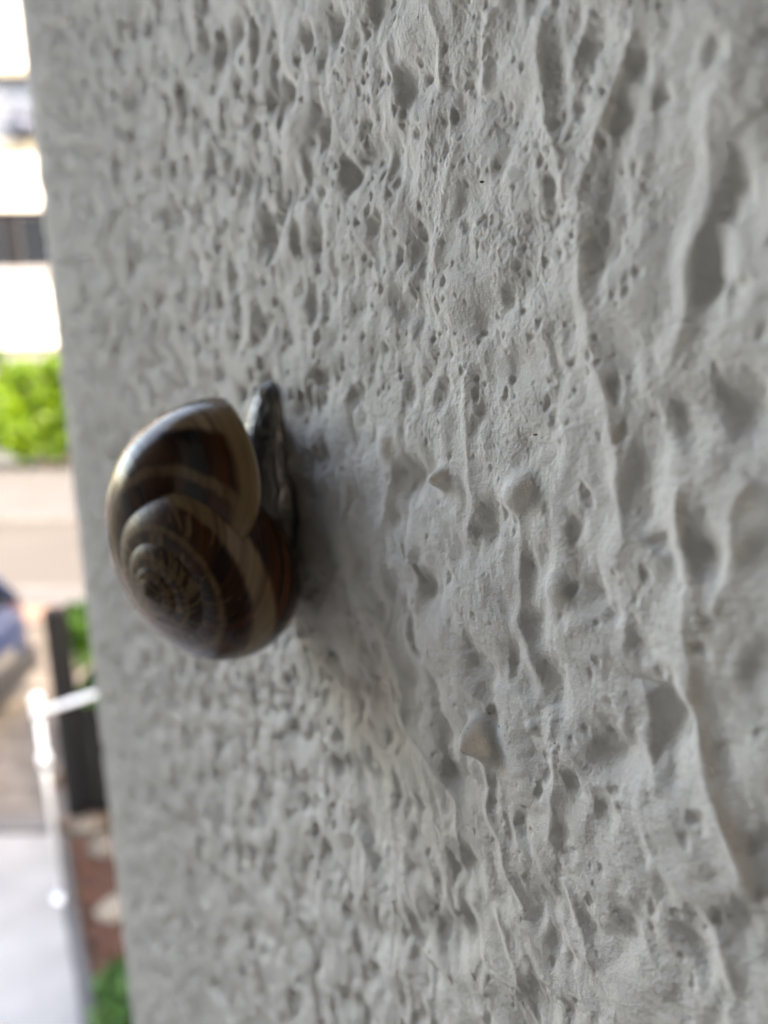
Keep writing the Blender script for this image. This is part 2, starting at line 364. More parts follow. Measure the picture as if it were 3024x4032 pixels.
# grime: faint warm dust in blotches and fine grains
n3 = NN.new('ShaderNodeTexNoise'); n3.inputs['Scale'].default_value = 1100; n3.inputs['Detail'].default_value = 5
n4 = NN.new('ShaderNodeTexNoise'); n4.inputs['Scale'].default_value = 38; n4.inputs['Detail'].default_value = 3
LL.new(tcn.outputs['Object'], n3.inputs['Vector']); LL.new(tcn.outputs['Object'], n4.inputs['Vector'])
mr3 = NN.new('ShaderNodeMapRange'); mr3.inputs['From Min'].default_value = .56; mr3.inputs['From Max'].default_value = .72; mr3.inputs['To Max'].default_value = .18
mr4 = NN.new('ShaderNodeMapRange'); mr4.inputs['From Min'].default_value = .40; mr4.inputs['From Max'].default_value = .70
mm_ = NN.new('ShaderNodeMath'); mm_.operation = 'MULTIPLY'; LL.new(n3.outputs['Fac'], mr3.inputs['Value']); LL.new(n4.outputs['Fac'], mr4.inputs['Value'])
LL.new(mr3.outputs[0], mm_.inputs[0]); LL.new(mr4.outputs[0], mm_.inputs[1])
mxd = NN.new('ShaderNodeMix'); mxd.data_type = 'RGBA'; src = bs.inputs['Base Color'].links[0].from_socket
LL.new(src, mxd.inputs['A']); mxd.inputs['B'].default_value = (.30, .26, .20, 1); LL.new(mm_.outputs[0], mxd.inputs['Factor']); LL.new(mxd.outputs['Result'], bs.inputs['Base Color'])
wall = link('stucco_wall', grid_mesh('stucco_wall', P), m_stucco)
tag(wall, 'off-white roughly painted stucco wall full of pits and ridges, running to its corner', 'wall', kind='thing')

# dirt specks sitting on the paint
for _ in range(34): SPECKS.append((rng.uniform(25, 50), rng.uniform(-32, 14)))
m_dirt = mat('dirt', (.012, .011, .010), rough=.9, c2=(.03, .026, .02), scale=3000)
def speck_mesh(k):
    bm = bmesh.new(); bmesh.ops.create_icosphere(bm, subdivisions=1, radius=1)
    g = random.Random(k)
    for v in bm.verts: v.co = Vector((v.co.x * (1 + g.uniform(-.25, .25)), v.co.y * g.uniform(.35, .6), v.co.z * .35))
    me = bpy.data.meshes.new('dirt_speck'); bm.to_mesh(me); bm.free(); me.materials.append(m_dirt); return me
speck_me = [speck_mesh(k) for k in range(5)]
wrot = Matrix((WD, Vector((0, 0, 1)), WN)).transposed()      # local x along wall, y up, z out
for k, (u, z) in enumerate(SPECKS):
    h = float(relief(np.array([[u]]), np.array([[z]]))[0, 0])
    o = link('dirt_speck', speck_me[k % 5], None, wall)
    size = (.17, .16, .10)[k] if k < 3 else (.045 if k < 23 else .022) + .03 * random.random()
    M3 = wrot @ Matrix.Rotation(random.uniform(-.9, .9) + .5, 3, 'Z') @ Matrix.Diagonal((1.7, 1, 1)) @ Matrix.Diagonal((size, size, size)).to_3x3() * .001
    o.matrix_world = Matrix.Translation(wpt(u, z, h + .01)) @ M3.to_4x4()

# ------------------------------------------------------------------ the snail
TAU = 2 * math.pi
SC = Vector(SHELL_AT)        # where the coiling axis meets the last whorl's mid height
vdir = (-SC).normalized(); rdir = Vector((0, 0, 1)).cross(vdir).normalized(); udir = vdir.cross(rdir)
ax = (rdir * AXR + udir * AXU + vdir * AXV).normalized()
e1 = (rdir - ax * rdir.dot(ax)).normalized(); e2 = ax.cross(e1)
KK = .0901; BETA = R(BETA_DEG); SK = 1.029; SS = .9678
def shell_pts(phi, psi, scale=1.0, grow=0.0):
    """phi <= 0 in radians (0 = mouth), psi 0 outwards, + towards the apex; mm vectors as arrays"""
    ph = phi + SK * np.where(np.sin(psi) > 0, .95, 1.0) * np.sin(psi)                                # growth lines and mouth lie obliquely
    pw = np.mod(psi + math.pi, TAU) - math.pi
    ph = ph - .15 * np.exp(-((pw - .5) / .75) ** 2) * np.clip((phi + .8) / .8, 0, 1)
    k = np.exp(KK * ph)
    dip = 1.6 * np.clip((ph + .7) / .7, 0, 1) ** 2             # the last bit of the whorl drops towards the base
    c = np.cos(psi); s = np.sin(psi); rr = (1 + grow) * scale * (1 + .05 * np.clip((-ph - 7) / 5, 0, 1))
    rad = 7.8 * k + 8.0 * k * rr * np.sign(c) * np.abs(c) ** .94
    hgt = -(12.34 * k + dip * k) + 8.807 * k * rr * s * (1 - .06 * c)
    beta = BETA - ph
    cb = np.cos(beta)[..., None]; sb = np.sin(beta)[..., None]
    return SS * (rad[..., None] * (cb * np.array(e1) + sb * np.array(e2)) + (hgt + 12.34 * .62)[..., None] * np.array(ax))
NPSI = 72
phi = np.concatenate([np.linspace(-7.4 * TAU, -1.2 * TAU, 520), np.linspace(-1.2 * TAU, 0, 300)[1:]])
psi = np.linspace(0, TAU, NPSI, endpoint=False) - math.pi * .5
PH, PS = np.meshgrid(phi, psi, indexing='ij')
g1 = np.random.default_rng(5)
grow = np.interp(PH, np.linspace(-7.4 * TAU, 0, 1400), g1.standard_normal(1400)) * .0014
outer = shell_pts(PH, PS, 1.0, grow)
phin = np.linspace(0, -1.3, 30); PHi, PSi = np.meshgrid(phin, psi, indexing='ij')
inner = shell_pts(PHi, PSi, .93)
Ps = np.concatenate([outer, inner]); Ps = Ps / 1000 + np.array(SC)
phall = np.concatenate([PH[:, :1], PHi[:, :1] * 0 + 1.0]) / TAU
vv = np.linspace(0, 1, NPSI + 1)
UVs = np.stack([np.broadcast_to(phall, (len(phall), NPSI + 1)) + 5, np.broadcast_to(vv[None], (len(phall), NPSI + 1))], -1)
sh_me = grid_mesh('shell', Ps, UVs, closed_v=True)

m_shell = bpy.data.materials.new('shell'); m_shell.use_nodes = True
nt = m_shell.node_tree; N = nt.nodes; L = nt.links; b = N['Principled BSDF']
uvn = N.new('ShaderNodeUVMap'); uvn.uv_map = 'UVMap'
sx = N.new('ShaderNodeSeparateXYZ'); L.new(uvn.outputs[0], sx.inputs[0])
def math_node(op, a, bb=None, cc=None, clamp=False):
    n = N.new('ShaderNodeMath'); n.operation = op; n.use_clamp = clamp
    for i, v in enumerate((a, bb, cc)):
        if v is None: continue
        if isinstance(v, (int, float)): n.inputs[i].default_value = v
        else: L.new(v, n.inputs[i])
    return n.outputs[0]
def noise_uv(su, sv, sc=1.0, det=3, dist=0.0, off=0.0):
    mp = N.new('ShaderNodeMapping'); mp.inputs['Scale'].default_value = (su, sv, 1); mp.inputs['Location'].default_value = (off, off, 0)
    L.new(uvn.outputs[0], mp.inputs[0]); n = N.new('ShaderNodeTexNoise'); n.inputs['Scale'].default_value = sc
    n.inputs['Detail'].default_value = det; n.inputs['Distortion'].default_value = dist; L.new(mp.outputs[0], n.inputs['Vector']); return n.outputs['Fac']
def ramp(fac, stops, interp='LINEAR'):
    r = N.new('ShaderNodeValToRGB'); r.color_ramp.interpolation = interp; el = r.color_ramp.elements
    while len(el) > 1: el.remove(el[-1])
    el[0].position = stops[0][0]; el[0].color = (*stops[0][1], 1)
    for p, c in stops[1:]:
        k = el.new(p); k.color = (*c, 1)
    L.new(fac, r.inputs[0]); return r.outputs[0]
wob = noise_uv(30, 3, 1, 3)
vwob = math_node('ADD', sx.outputs['Y'], math_node('MULTIPLY', math_node('SUBTRACT', wob, .5), .022))
W1 = (1, 1, 1); K0 = (0, 0, 0)
# psi = v*360-90 ; v .25 outward, .5 apex side: dark bands (white) with cream gaps
band = ramp(vwob, [(0, K0), (.10, K0), (.125, W1), (.285, W1), (.30, K0), (.352, K0), (.366, W1), (.432, W1), (.438, (.35,) * 3), (.452, (.35,) * 3), (.458, W1), (.56, W1), (1, W1)])
sepb = N.new('ShaderNodeSeparateColor'); L.new(band, sepb.inputs[0]); band = sepb.outputs[0]
# cream flecks that cross the bands: many on the spire, few on the last whorl
fle = noise_uv(34, 9, 1, 5, .8)
spire = math_node('SMOOTH_MIN', 1.0, math_node('MAXIMUM', math_node('MULTIPLY', math_node('SUBTRACT', 4.15, sx.outputs['X']), 2.2), 0.0), .1)
thr = math_node('ADD', math_node('MULTIPLY', spire, -.15), .66)
flm = math_node('MULTIPLY', math_node('SUBTRACT', fle, thr), 16.0, clamp=True)
flm = math_node('ADD', math_node('MINIMUM', math_node('MAXIMUM', flm, 0.0), .75), math_node('MULTIPLY', spire, .04))
dark = math_node('MULTIPLY', band, math_node('SUBTRACT', 1.0, flm), clamp=True)
# the last centimetre before the mouth is plain
mth = math_node('MULTIPLY', math_node('SUBTRACT', 5.0, math_node('ADD', sx.outputs['X'], math_node('MULTIPLY', noise_uv(2, 9, 1, 2), .05))), 60.0, clamp=True)
dark = math_node('MULTIPLY', dark, mth, clamp=True)
bro = ramp(noise_uv(16, 2.2, 1, 4, .8, 3.0), [(.3, (.003, .002, .002)), (.44, (.010, .0035, .002)), (.54, (.030, .0075, .0022)), (.74, (.072, .020, .0065))])
cre = ramp(noise_uv(60, 2.0, 1, 4, 0, 8.0), [(.3, (.085, .046, .020)), (.5, (.15, .096, .050)), (.7, (.185, .132, .074))])
L.new(math_node('ADD', math_node('MULTIPLY', spire, .24), .19), b.inputs['Roughness'])
mx = N.new('ShaderNodeMix'); mx.data_type = 'RGBA'; L.new(dark, mx.inputs['Factor']); L.new(cre, mx.inputs['A']); L.new(bro, mx.inputs['B'])
L.new(mx.outputs['Result'], b.inputs['Base Color'])
b.inputs['Roughness'].default_value = .19; b.inputs['Coat Weight'].default_value = .0; b.inputs['Coat Roughness'].default_value = .22
b.inputs['Specular IOR Level'].default_value = .26
bp = N.new('ShaderNodeBump'); bp.inputs['Strength'].default_value = .22; bp.inputs['Distance'].default_value = .0001
L.new(noise_uv(230, 2.5, 1, 4), bp.inputs['Height']); L.new(bp.outputs[0], b.inputs['Normal'])

snail = empty('snail', wpt(62, -18, 0))
tag(snail, 'brown garden snail with cream banded shell clinging to the stucco wall', 'snail')
def adopt(o, parent):
    bpy.context.view_layer.update()
    o.parent = parent; o.matrix_parent_inverse = parent.matrix_world.inverted()
snail_shell = link('shell', sh_me, m_shell); adopt(snail_shell, snail)
# pale reflected lip round the mouth
m_lip = mat('shell_lip', (.20, .165, .11), rough=.4, c2=(.28, .24, .18), scale=900)
ps2 = np.linspace(R(-105), R(70), 80); lipc = shell_pts(np.full_like(ps2, .005), ps2, .985)
lipn = lipc - lipc.mean(0); lipn /= np.linalg.norm(lipn, axis=1)[:, None]
tan = np.gradient(lipc, axis=0); tan /= np.linalg.norm(tan, axis=1)[:, None]; bn = np.cross(tan, lipn)
q = np.linspace(0, TAU, 10, endpoint=False)
lipP = lipc[:, None] + np.clip(np.minimum(ps2 - ps2[0], ps2[-1] - ps2), .02, .3)[:, None, None] * .5 * (np.cos(q)[None, :, None] * lipn[:, None] + 1.1 * np.sin(q)[None, :, None] * bn[:, None])
sl = link('lip', grid_mesh('lip', lipP / 1000 + np.array(SC), closed_v=True), m_lip, snail_shell)
sl.matrix_parent_inverse = snail_shell.matrix_world.inverted()

# soft body: one continuous foot and head, hugging the wall
m_body = mat('snail_skin', (.034, .034, .036), rough=.4, c2=(.05, .049, .051), scale=700, detail=3, bump=.35, bdist=.00015, bscale=1500, coat=.3)
zs = np.linspace(BZ1, BZ0, 150); t = (BZ1 - zs) / (BZ1 - BZ0)
hw = np.interp(t, [0, .03, .10, .25, .5, .8, .95, 1], [.5, 2.0, 2.8, 3.4, 4.8, 3.6, 1.8, .1])
hh = np.interp(t, [0, .03, .10, .22, .4, .6, .8, .95, 1], [.4, 1.6, 2.3, 3.2, 5.6, 6.3, 3.0, 1.0, .15])
uc = np.interp(t, [0, .2, .5, 1], [BU + .8, BU + .3, BU, BU + .3])
aa = np.linspace(-.02, 1.02, 60) * math.pi
A_, T_ = np.meshgrid(aa, t, indexing='xy')
cu = uc[:, None] - np.cos(A_) * hw[:, None] * (1 - .12 * (np.sin(A_) < .35))
ww = np.clip(np.sin(A_), -.1, 1) ** 1 * hh[:, None]
wr = samp(T_med, .1, cu * 2.0 + 40, zs[:, None] * 2.0) * .03 + samp(T_rid2, .1, A_ * 6 + 10, zs[:, None] * .7) * .02
ww = ww + wr * np.clip(np.sin(A_) * 2, 0, 1); cu = cu - wr * np.cos(A_)
hb = np.interp(zs, np.linspace(-60, 20, 81), relief(np.full(81, BU), np.linspace(-60, 20, 81)))
ww = ww + hb[:, None] * .7
bP = (cu[..., None] * D3 + (ww - 30)[..., None] * N3) / 1000; bP[..., 2] = (zs[:, None] / 1000)
bo = link('body', grid_mesh('body', bP), m_body); adopt(bo, snail)
# drawn-in feelers: two short stubs, a glint put into their pale colour
m_glint = mat('feeler_glint', (.20, .19, .21), rough=.2, c2=(.26, .25, .27), scale=900, coat=.6)
for s_ in (-1, 1):
    z0 = BZ1 - 1.2; u0 = BU + .8 + s_ * .8
    pts = [wpt(u0, z0 - .9, .8), wpt(u0 + s_ * .1, z0 + .0, 1.2), wpt(u0 + s_ * .1, z0 + .45, 1.3), wpt(u0 + s_ * .1, z0 + .7, 1.3)]
    to = tube('tentacle', pts, [.0006, .00055, .00045, .0002], m_glint, None, 12); adopt(to, bo)

# ------------------------------------------------------------------ the house the wall belongs to (mostly out of frame), plus added light blockers
def plan(d, w):                                   # metres along the wall and out of it -> world xy
    p = WD * d + WN * (w - DD); return p.x, p.y
def prism(name, quad, z0, z1, m, **kw):
    bm = bmesh.new(); lo_ = [bm.verts.new((*p, z0)) for p in quad]; hi_ = [bm.verts.new((*p, z1)) for p in quad]
    bm.faces.new(lo_[::-1]); bm.faces.new(hi_)
    n = len(quad)
    for k in range(n): bm.faces.new((lo_[k], lo_[(k + 1) % n], hi_[(k + 1) % n], hi_[k]))
    return finish(bm, name, m, **kw)
m_topblock = mat('top_blocker_paint', (.09, .08, .07), c2=(.12, .11, .095), scale=3)
m_backblock = mat('back_blocker_paint', (.05, .045, .04), c2=(.07, .06, .05), scale=3)
m_land = mat('landing_concrete', (.25, .25, .24), c2=(.32, .32, .31), scale=8)
tag(prism('added_back_blocker', [plan(-.20, .012), plan(-.20, 1.199), plan(-.40, 1.199), plan(-.40, .012)], -1.55, 1.95, m_backblock), kind='structure')  # unseen panel added behind the lens to keep light off the wall
tag(prism('added_top_blocker', [plan(-.199, .012), plan(1.15, -.30), plan(1.15, 1.199), plan(-.199, 1.199)], 1.15, 1.30, m_topblock), kind='structure')  # unseen panel added overhead, sized to cut the sky light from above
tag(prism('porch_floor', [plan(-.199, .012), plan(.30, .012), plan(.30, 1.199), plan(-.199, 1.199)], -1.70, -1.55, m_land), kind='structure')
tag(prism('added_side_blocker', [plan(-.40, 1.20), plan(1.30, 1.20), plan(1.30, 1.35), plan(-.40, 1.35)], -3.2, 1.95, m_land), kind='structure')  # unseen panel added opposite so that mostly grazing light reaches the stucco
m_roof = mat('roof_felt', (.10, .10, .10), c2=(.14, .14, .13), scale=2)
tag(prism('house_roof', [plan(-3.0, .05), plan(.26, .05), plan(.26, -7.0), plan(-3.0, -7.0)], 2.802, 2.95, m_roof), kind='structure')

# ------------------------------------------------------------------ ground, road, pavements
def slab(name, x0, x1, y0, y1, top, thick, m, kind='structure'):
    o = box(name, (x0, x1, y0, y1, top - thick, top), m, bev=min(.012, thick * .2)); return tag(o, kind=kind)
m_soil = mat('soil', (.045, .03, .02), c2=(.09, .05, .03), scale=30, bump=.8, bdist=.02)
m_ground = mat('verge', (.05, .06, .03), c2=(.10, .09, .06), scale=6, bump=.5, bdist=.02)
gs = bmesh.new(); bmesh.ops.create_grid(gs, x_segments=8, y_segments=8, size=400)
tag(finish(gs, 'ground', m_ground, loc=(0, 0, GZ - .06)), kind='structure')
m_asph = mat('pale_asphalt', (.042, .041, .041), c2=(.058, .056, .055), scale=1.6, detail=6, bump=.4, bdist=.003, bscale=120, stretch=(.25, 1.6, 1), rough=.9)
m_conc = mat('concrete', (.055, .057, .063), c2=(.07, .072, .077), scale=2.5, bump=.3, bdist=.002, bscale=60, rough=.85)
m_conc2 = mat('path_concrete', (.16, .162, .16), c2=(.205, .207, .205), scale=3.5, bump=.3, bdist=.002, bscale=60, rough=.7)
m_kerb = mat('kerb_stone', (.075, .075, .077), c2=(.105, .105, .107), scale=9, bump=.4, bdist=.004, rough=.85)
m_tact = mat('red_paver', (.14, .09, .07), c2=(.17, .115, .09), scale=12, rand=.12)
slab('road', -60, 40, 9.32, 13.2, GZ - .02, .04, m_asph)
slab('far_pavement', -60, 40, 13.36, 19.0, GZ + .10, .16, m_conc)
slab('near_pavement', -60, 40, 7.95, 9.16, GZ + .04, .10, m_conc)
def kerb_row(name, y0, y1, xa, xb, top):
    k = empty(name, ((xa + xb) / 2, y0, GZ)); tag(k, kind='structure')
    bm = bmesh.new(); bbox(bm, 0, .985, 0, y1 - y0, -.2, top - GZ, bev=.02)
    me = bpy.data.meshes.new('kerb_stone'); bm.to_mesh(me); bm.free(); me.materials.append(m_kerb)
    x = xa
    while x < xb:
        o = link('kerb_stone', me, None, k, loc=(x - (xa + xb) / 2, 0, random.uniform(-.004, .004))); x += 1.0
kerb_row('far_kerb', 13.203, 13.357, -18, 4, GZ + .115)
kerb_row('near_kerb', 9.163, 9.317, -10, 4, GZ + .055)
# red tactile pavers let into the near pavement
tp = empty('paving_patch', (-4.9, 8.5, GZ + .04)); tag(tp, kind='structure')
bm = bmesh.new(); bbox(bm, -.145, .145, -.145, .145, 0, .012, bev=.004); tme = bpy.data.meshes.new('tile'); bm.to_mesh(tme); bm.free(); tme.materials.append(m_tact)
for i in range(5):
    for j in range(2): link('tile', tme, None, tp, loc=((i - 2) * .30 + .02, (j - .5) * .30 - .2, 0))

# drive of beige concrete flags between the near pavement and the path
m_flag = mat('beige_flag', (.07, .063, .057), c2=(.12, .108, .097), scale=5, detail=6, bump=.5, bdist=.003, bscale=70, rand=.22, rough=.9)
dv = empty('driveway', (-5.2, 6.2, GZ)); tag(dv, kind='structure')
bed = box('joint_bed', (-3.06, 2.935, -1.85, 1.74, -.058, -.02), m_soil, dv)
bm = bmesh.new(); bbox(bm, -.292, .292, -.192, .192, -.04, .0, bev=.006); fme = bpy.data.meshes.new('flagstone'); bm.to_mesh(fme); bm.free(); fme.materials.append(m_flag)
for j in range(9):
    for i in range(10 if j % 2 == 0 else 9):
        x = -2.75 + i * .6 + (.3 if j % 2 else 0)
        link('flagstone', fme, None, dv, loc=(x, -1.66 + j * .41, random.uniform(-.003, .004)), rot=(0, 0, random.uniform(-.006, .006)))
# pale edging blocks between drive and path
ek = empty('drive_edging', (-3.6, 4.27, GZ)); tag(ek, kind='structure')
bm = bmesh.new(); bbox(bm, -.29, .29, -.055, .055, -.06, .045, bev=.012); eme = bpy.data.meshes.new('edging_block'); bm.to_mesh(eme); bm.free(); eme.materials.append(m_kerb)
for i in range(7): link('edging_block', eme, None, ek, loc=(1.0 - i * .6, .02 + .012 * i * 0, 0), rot=(0, 0, R(2)))

# concrete path with a curved edge, dark edging strip, planting bed
edge = [(-2.25, 4.19), (-2.12, 3.95), (-1.93, 3.58), (-1.76, 3.28), (-1.60, 3.0), (-1.49, 2.78), (-1.38, 2.4), (-1.30, 1.9), (-1.25, 1.3), (-1.22, .6)]
def strip(name, a, bb, z0, z1, m, kind='structure', parent=None, label=None, cat=None):
    bm = bmesh.new(); n = len(a)
    r = [[bm.verts.new((p[0], p[1], z)) for p in s] for s in (a, bb) for z in (z0, z1)]
    A0, A1, B0, B1 = r
    for k in range(n - 1):
        bm.faces.new((A1[k], A1[k + 1], B1[k + 1], B1[k])); bm.faces.new((A0[k], B0[k], B0[k + 1], A0[k + 1]))
        bm.faces.new((A0[k], A0[k + 1], A1[k + 1], A1[k])); bm.faces.new((B0[k], B1[k], B1[k + 1], B0[k + 1]))
    bm.faces.new((A0[0], A1[0], B1[0], B0[0])); bm.faces.new((A0[-1], B0[-1], B1[-1], A1[-1]))
    o = finish(bm, name, m, parent); return tag(o, label, cat, kind=kind)
strip('path', [(-7.5, p[1]) for p in edge], edge, GZ - .08, GZ + .03, m_conc2)
m_edge = mat('dark_edging', (.03, .03, .032), c2=(.06, .06, .06), scale=20, rough=.6)
strip('edging_strip', [(p[0] + .004, p[1]) for p in edge], [(p[0] + .075, p[1]) for p in edge], GZ - .08, GZ + .045, m_edge)
strip('planting_bed', [(p[0] + .08, p[1]) for p in edge], [(.6, p[1]) for p in edge], GZ - .08, GZ - .005, m_soil)
slab('garden_ground', -2.26, 1.6, 4.30, 7.9, GZ - .004, .07, m_soil)

# red bark chips: nobody could count them
m_bark = mat('bark', (.060, .020, .009), c2=(.028, .012, .007), scale=9, rough=.9)
bm = bmesh.new(); g = random.Random(3)
for _ in range(1500):
    y = g.uniform(3.0, 4.12); x0 = np.interp(-y, [-p[1] for p in edge], [p[0] for p in edge]) + .14
    x = x0 + g.random() ** 1.2 * 1.0
    c = Vector((x, y, GZ + .005 + g.random() * .02)); a = g.uniform(.015, .05); w_ = a * g.uniform(.3, .6)
    M3 = Matrix.Rotation(g.uniform(0, 6.3), 3, 'Z') @ Matrix.Rotation(g.uniform(-.5, .5), 3, 'X')
    vv_ = [bm.verts.new(c + M3 @ Vector(p)) for p in ((-a, -w_, 0), (a, -w_ * .6, 0), (a * .9, w_, 0), (-a * .8, w_ * .8, 0), (0, 0, w_ * .7))]
    for k in range(4): bm.faces.new((vv_[k], vv_[(k + 1) % 4], vv_[4]))
tag(finish(bm, 'bark_mulch', m_bark), 'rust red bark chips spread over the planting bed beside the path', 'bark chips', kind='stuff')
def rock(name, loc, s, m, label, cat, seed, group=None):
    bm = bmesh.new(); bmesh.ops.create_icosphere(bm, subdivisions=3, radius=1); g = np.random.default_rng(seed)
    for v in bm.verts:
        n = 1 + .13 * math.sin(v.co.x * 3.1 + seed) * math.cos(v.co.y * 2.7 + seed * 2) + .08 * math.sin(v.co.z * 5 + seed)
        v.co = Vector((v.co.x * s[0] * n, v.co.y * s[1] * n, v.co.z * s[2] * n))
    o = finish(bm, name, m, loc=loc, smooth=True); return tag(o, label, cat, group)
m_rock1 = mat('pale_stone', (.12, .10, .078), c2=(.17, .145, .115), scale=12, bump=.4, bdist=.01)
m_rock2 = mat('grey_brown_stone', (.06, .05, .04), c2=(.10, .085, .07), scale=12, bump=.4, bdist=.01)
rock('stone', (-1.575, 3.50, GZ + .045), (.11, .09, .07), m_rock1, 'smooth cream stone lying in the red bark by the wall', 'stone', 2)
rock('stone', (-2.03, 4.22, GZ + .05), (.13, .08, .07), m_rock2, 'grey brown stone at the foot of the black fence post', 'stone', 5)
rock('stone', (-1.86, 4.05, GZ + .04), (.10, .10, .06), m_rock2, 'lower brown stone between the black fence and red bark', 'stone', 9)

# ------------------------------------------------------------------ foliage
def leaf_mat(name, a, b_, c):
    m = bpy.data.materials.new(name); m.use_nodes = True; N = m.node_tree.nodes; L = m.node_tree.links; p = N['Principled BSDF']
    gi = N.new('ShaderNodeNewGeometry'); r = N.new('ShaderNodeValToRGB'); e = r.color_ramp.elements
    e[0].color = (*a, 1); e[1].color = (*c, 1); k = e.new(.5); k.color = (*b_, 1)
    L.new(gi.outputs['Random Per Island'], r.inputs[0]); L.new(r.outputs[0], p.inputs['Base Color'])
    p.inputs['Roughness'].default_value = .5
    tr = N.new('ShaderNodeBsdfTranslucent'); L.new(r.outputs[0], tr.inputs['Color'])
    ms = N.new('ShaderNodeMixShader'); ms.inputs[0].default_value = .35
    L.new(p.outputs[0], ms.inputs[1]); L.new(tr.outputs[0], ms.inputs[2]); L.new(ms.outputs[0], N['Material Output'].inputs['Surface'])
    return m
def leaves(name, blobs, n, size, m, seed, parent, elong=1.8):
    """leaf faces spread through ellipsoid clumps: blobs = [(centre, radii)]"""
    g = np.random.default_rng(seed); w = np.array([r[0] * r[1] + r[1] * r[2] + r[0] * r[2] for _, r in blobs]); w = w / w.sum()
    which = g.choice(len(blobs), n, p=w); C = np.array([b[0] for b in blobs])[which]; RR = np.array([b[1] for b in blobs])[which]
    d = g.standard_normal((n, 3)); d /= np.linalg.norm(d, axis=1)[:, None]
    rad = g.uniform(.55, 1.06, n)[:, None]; c = C + d * RR * rad
    nrm = d + .7 * g.standard_normal((n, 3)); nrm /= np.linalg.norm(nrm, axis=1)[:, None]
    t = np.cross(nrm, g.standard_normal((n, 3))); t /= np.linalg.norm(t, axis=1)[:, None]; bt = np.cross(nrm, t)
    s = (size * g.uniform(.6, 1.3, n))[:, None]
    V = np.stack([c - t * s * elong * .5, c + bt * s * .5 + nrm * s * .12, c + t * s * elong * .5, c - bt * s * .5 + nrm * s * .12], 1).reshape(-1, 3)
    me = bpy.data.meshes.new(name); me.vertices.add(4 * n); me.vertices.foreach_set('co', V.astype(np.float32).reshape(-1))
    me.loops.add(4 * n); me.loops.foreach_set('vertex_index', np.arange(4 * n, dtype=np.int32))
    me.polygons.add(n); me.polygons.foreach_set('loop_start', np.arange(0, 4 * n, 4, dtype=np.int32)); me.update(calc_edges=True)
    return link(name, me, m, parent)
m_hedge = leaf_mat('hedge_leaf', (.018, .06, .001), (.06, .145, .0015), (.13, .23, .003))
m_dkleaf = leaf_mat('dark_leaf', (.012, .05, .003), (.025, .09, .005), (.045, .12, .008))
m_plant = leaf_mat('plant_leaf', (.012, .05, .01), (.03, .10, .015), (.08, .18, .04))
m_wood = mat('trunk_bark', (.12, .09, .07), c2=(.18, .14, .11), scale=20, bump=.5, bdist=.01)
def shrub(name, loc, w, d, h, n, size, m, label, cat, seed, group=None, stems=4):
    s = empty(name, loc); tag(s, label, cat, group); g = random.Random(seed); bl = []
    for _ in range(26):
        rx = g.uniform(.18, .34) * w; z = g.uniform(.16, .86) * h
        bl.append(((g.uniform(-.5, .5) * (w - rx), g.uniform(-.5, .5) * (d * .6), z), (rx * g.uniform(.4, .75), d * g.uniform(.2, .42), g.uniform(.08, .2) * h)))
    leaves('foliage', bl, n, size, m, seed, s)
    for k in range(stems):
        x = g.uniform(-.3, .3) * w
        tube('stem', [(x, 0, -.04), (x * 1.1, .05, h * .35), (x * 1.3 + .05, -.04, h * .75)], [.035 * h / 3 + .008, .025 * h / 3 + .006, .01], m_wood, s, 8)
    return s
HB = 19.75
for k, (x, w_, h_, lab) in enumerate([(-13.1, 2.6, 3.3, 'leftmost bright yellow green conifer hedge bush below the white building'),
                                      (-9.55, 2.5, 3.42, 'tall bright yellow green hedge bush between far pavement and white building'),
                                      (-7.0, 2.6, 3.25, 'yellow green hedge bush right of the tallest one, mostly behind the wall'),
                                      (-4.4, 2.6, 3.1, 'rightmost yellow green hedge bush hidden behind the wall corner')]):
    shrub('hedge_bush', (x, HB, GZ + .02), w_ + .25, 1.5, h_, 7000, .12, m_hedge, lab, 'hedge', 20 + k, 'clipped bushes of the hedge across the street')
# bare lilac trunk in the gap left of the tall bush
tr = empty('young_tree', (-11.2, 19.4, GZ)); tag(tr, 'thin grey tree with small pale crown in the gap of the hedge', 'tree')
tube('trunk', [(-.2, 0, -.05), (0, 0, 1.4), (.35, .1, 2.8), (.6, .15, 3.6)], [.09, .07, .05, .03], mat('grey_bark', (.30, .29, .33), c2=(.22, .22, .25), scale=8), tr, 10)
leaves('crown', [((.3, .1, 2.5), (.5, .5, .4)), ((.6, .1, 3.1), (.5, .5, .4))], 500, .10, m_dkleaf, 77, tr)

shrub('garden_bush', (-1.98, 5.25, GZ), 1.02, 1.0, 1.42, 4200, .075, m_dkleaf, 'green leafy bush growing behind the black fence', 'bush', 31)
for k, (x, y, s_, lab) in enumerate([(-1.22, 2.86, .20, 'low bright green plant in the bed nearest the wall corner'),
                                     (-1.40, 2.98, .10, 'small green plant sprouting beside the dark path edging'),
                                     (-1.10, 2.60, .24, 'green leafy plant lowest in the bed under the wall')]):
    shrub('bed_plant', (x, y, GZ - .005), s_ * 2, s_ * 2, s_ * 1.3, 420, .045, m_plant, lab, 'plant', 50 + k, 'green plants in the bed', stems=3)

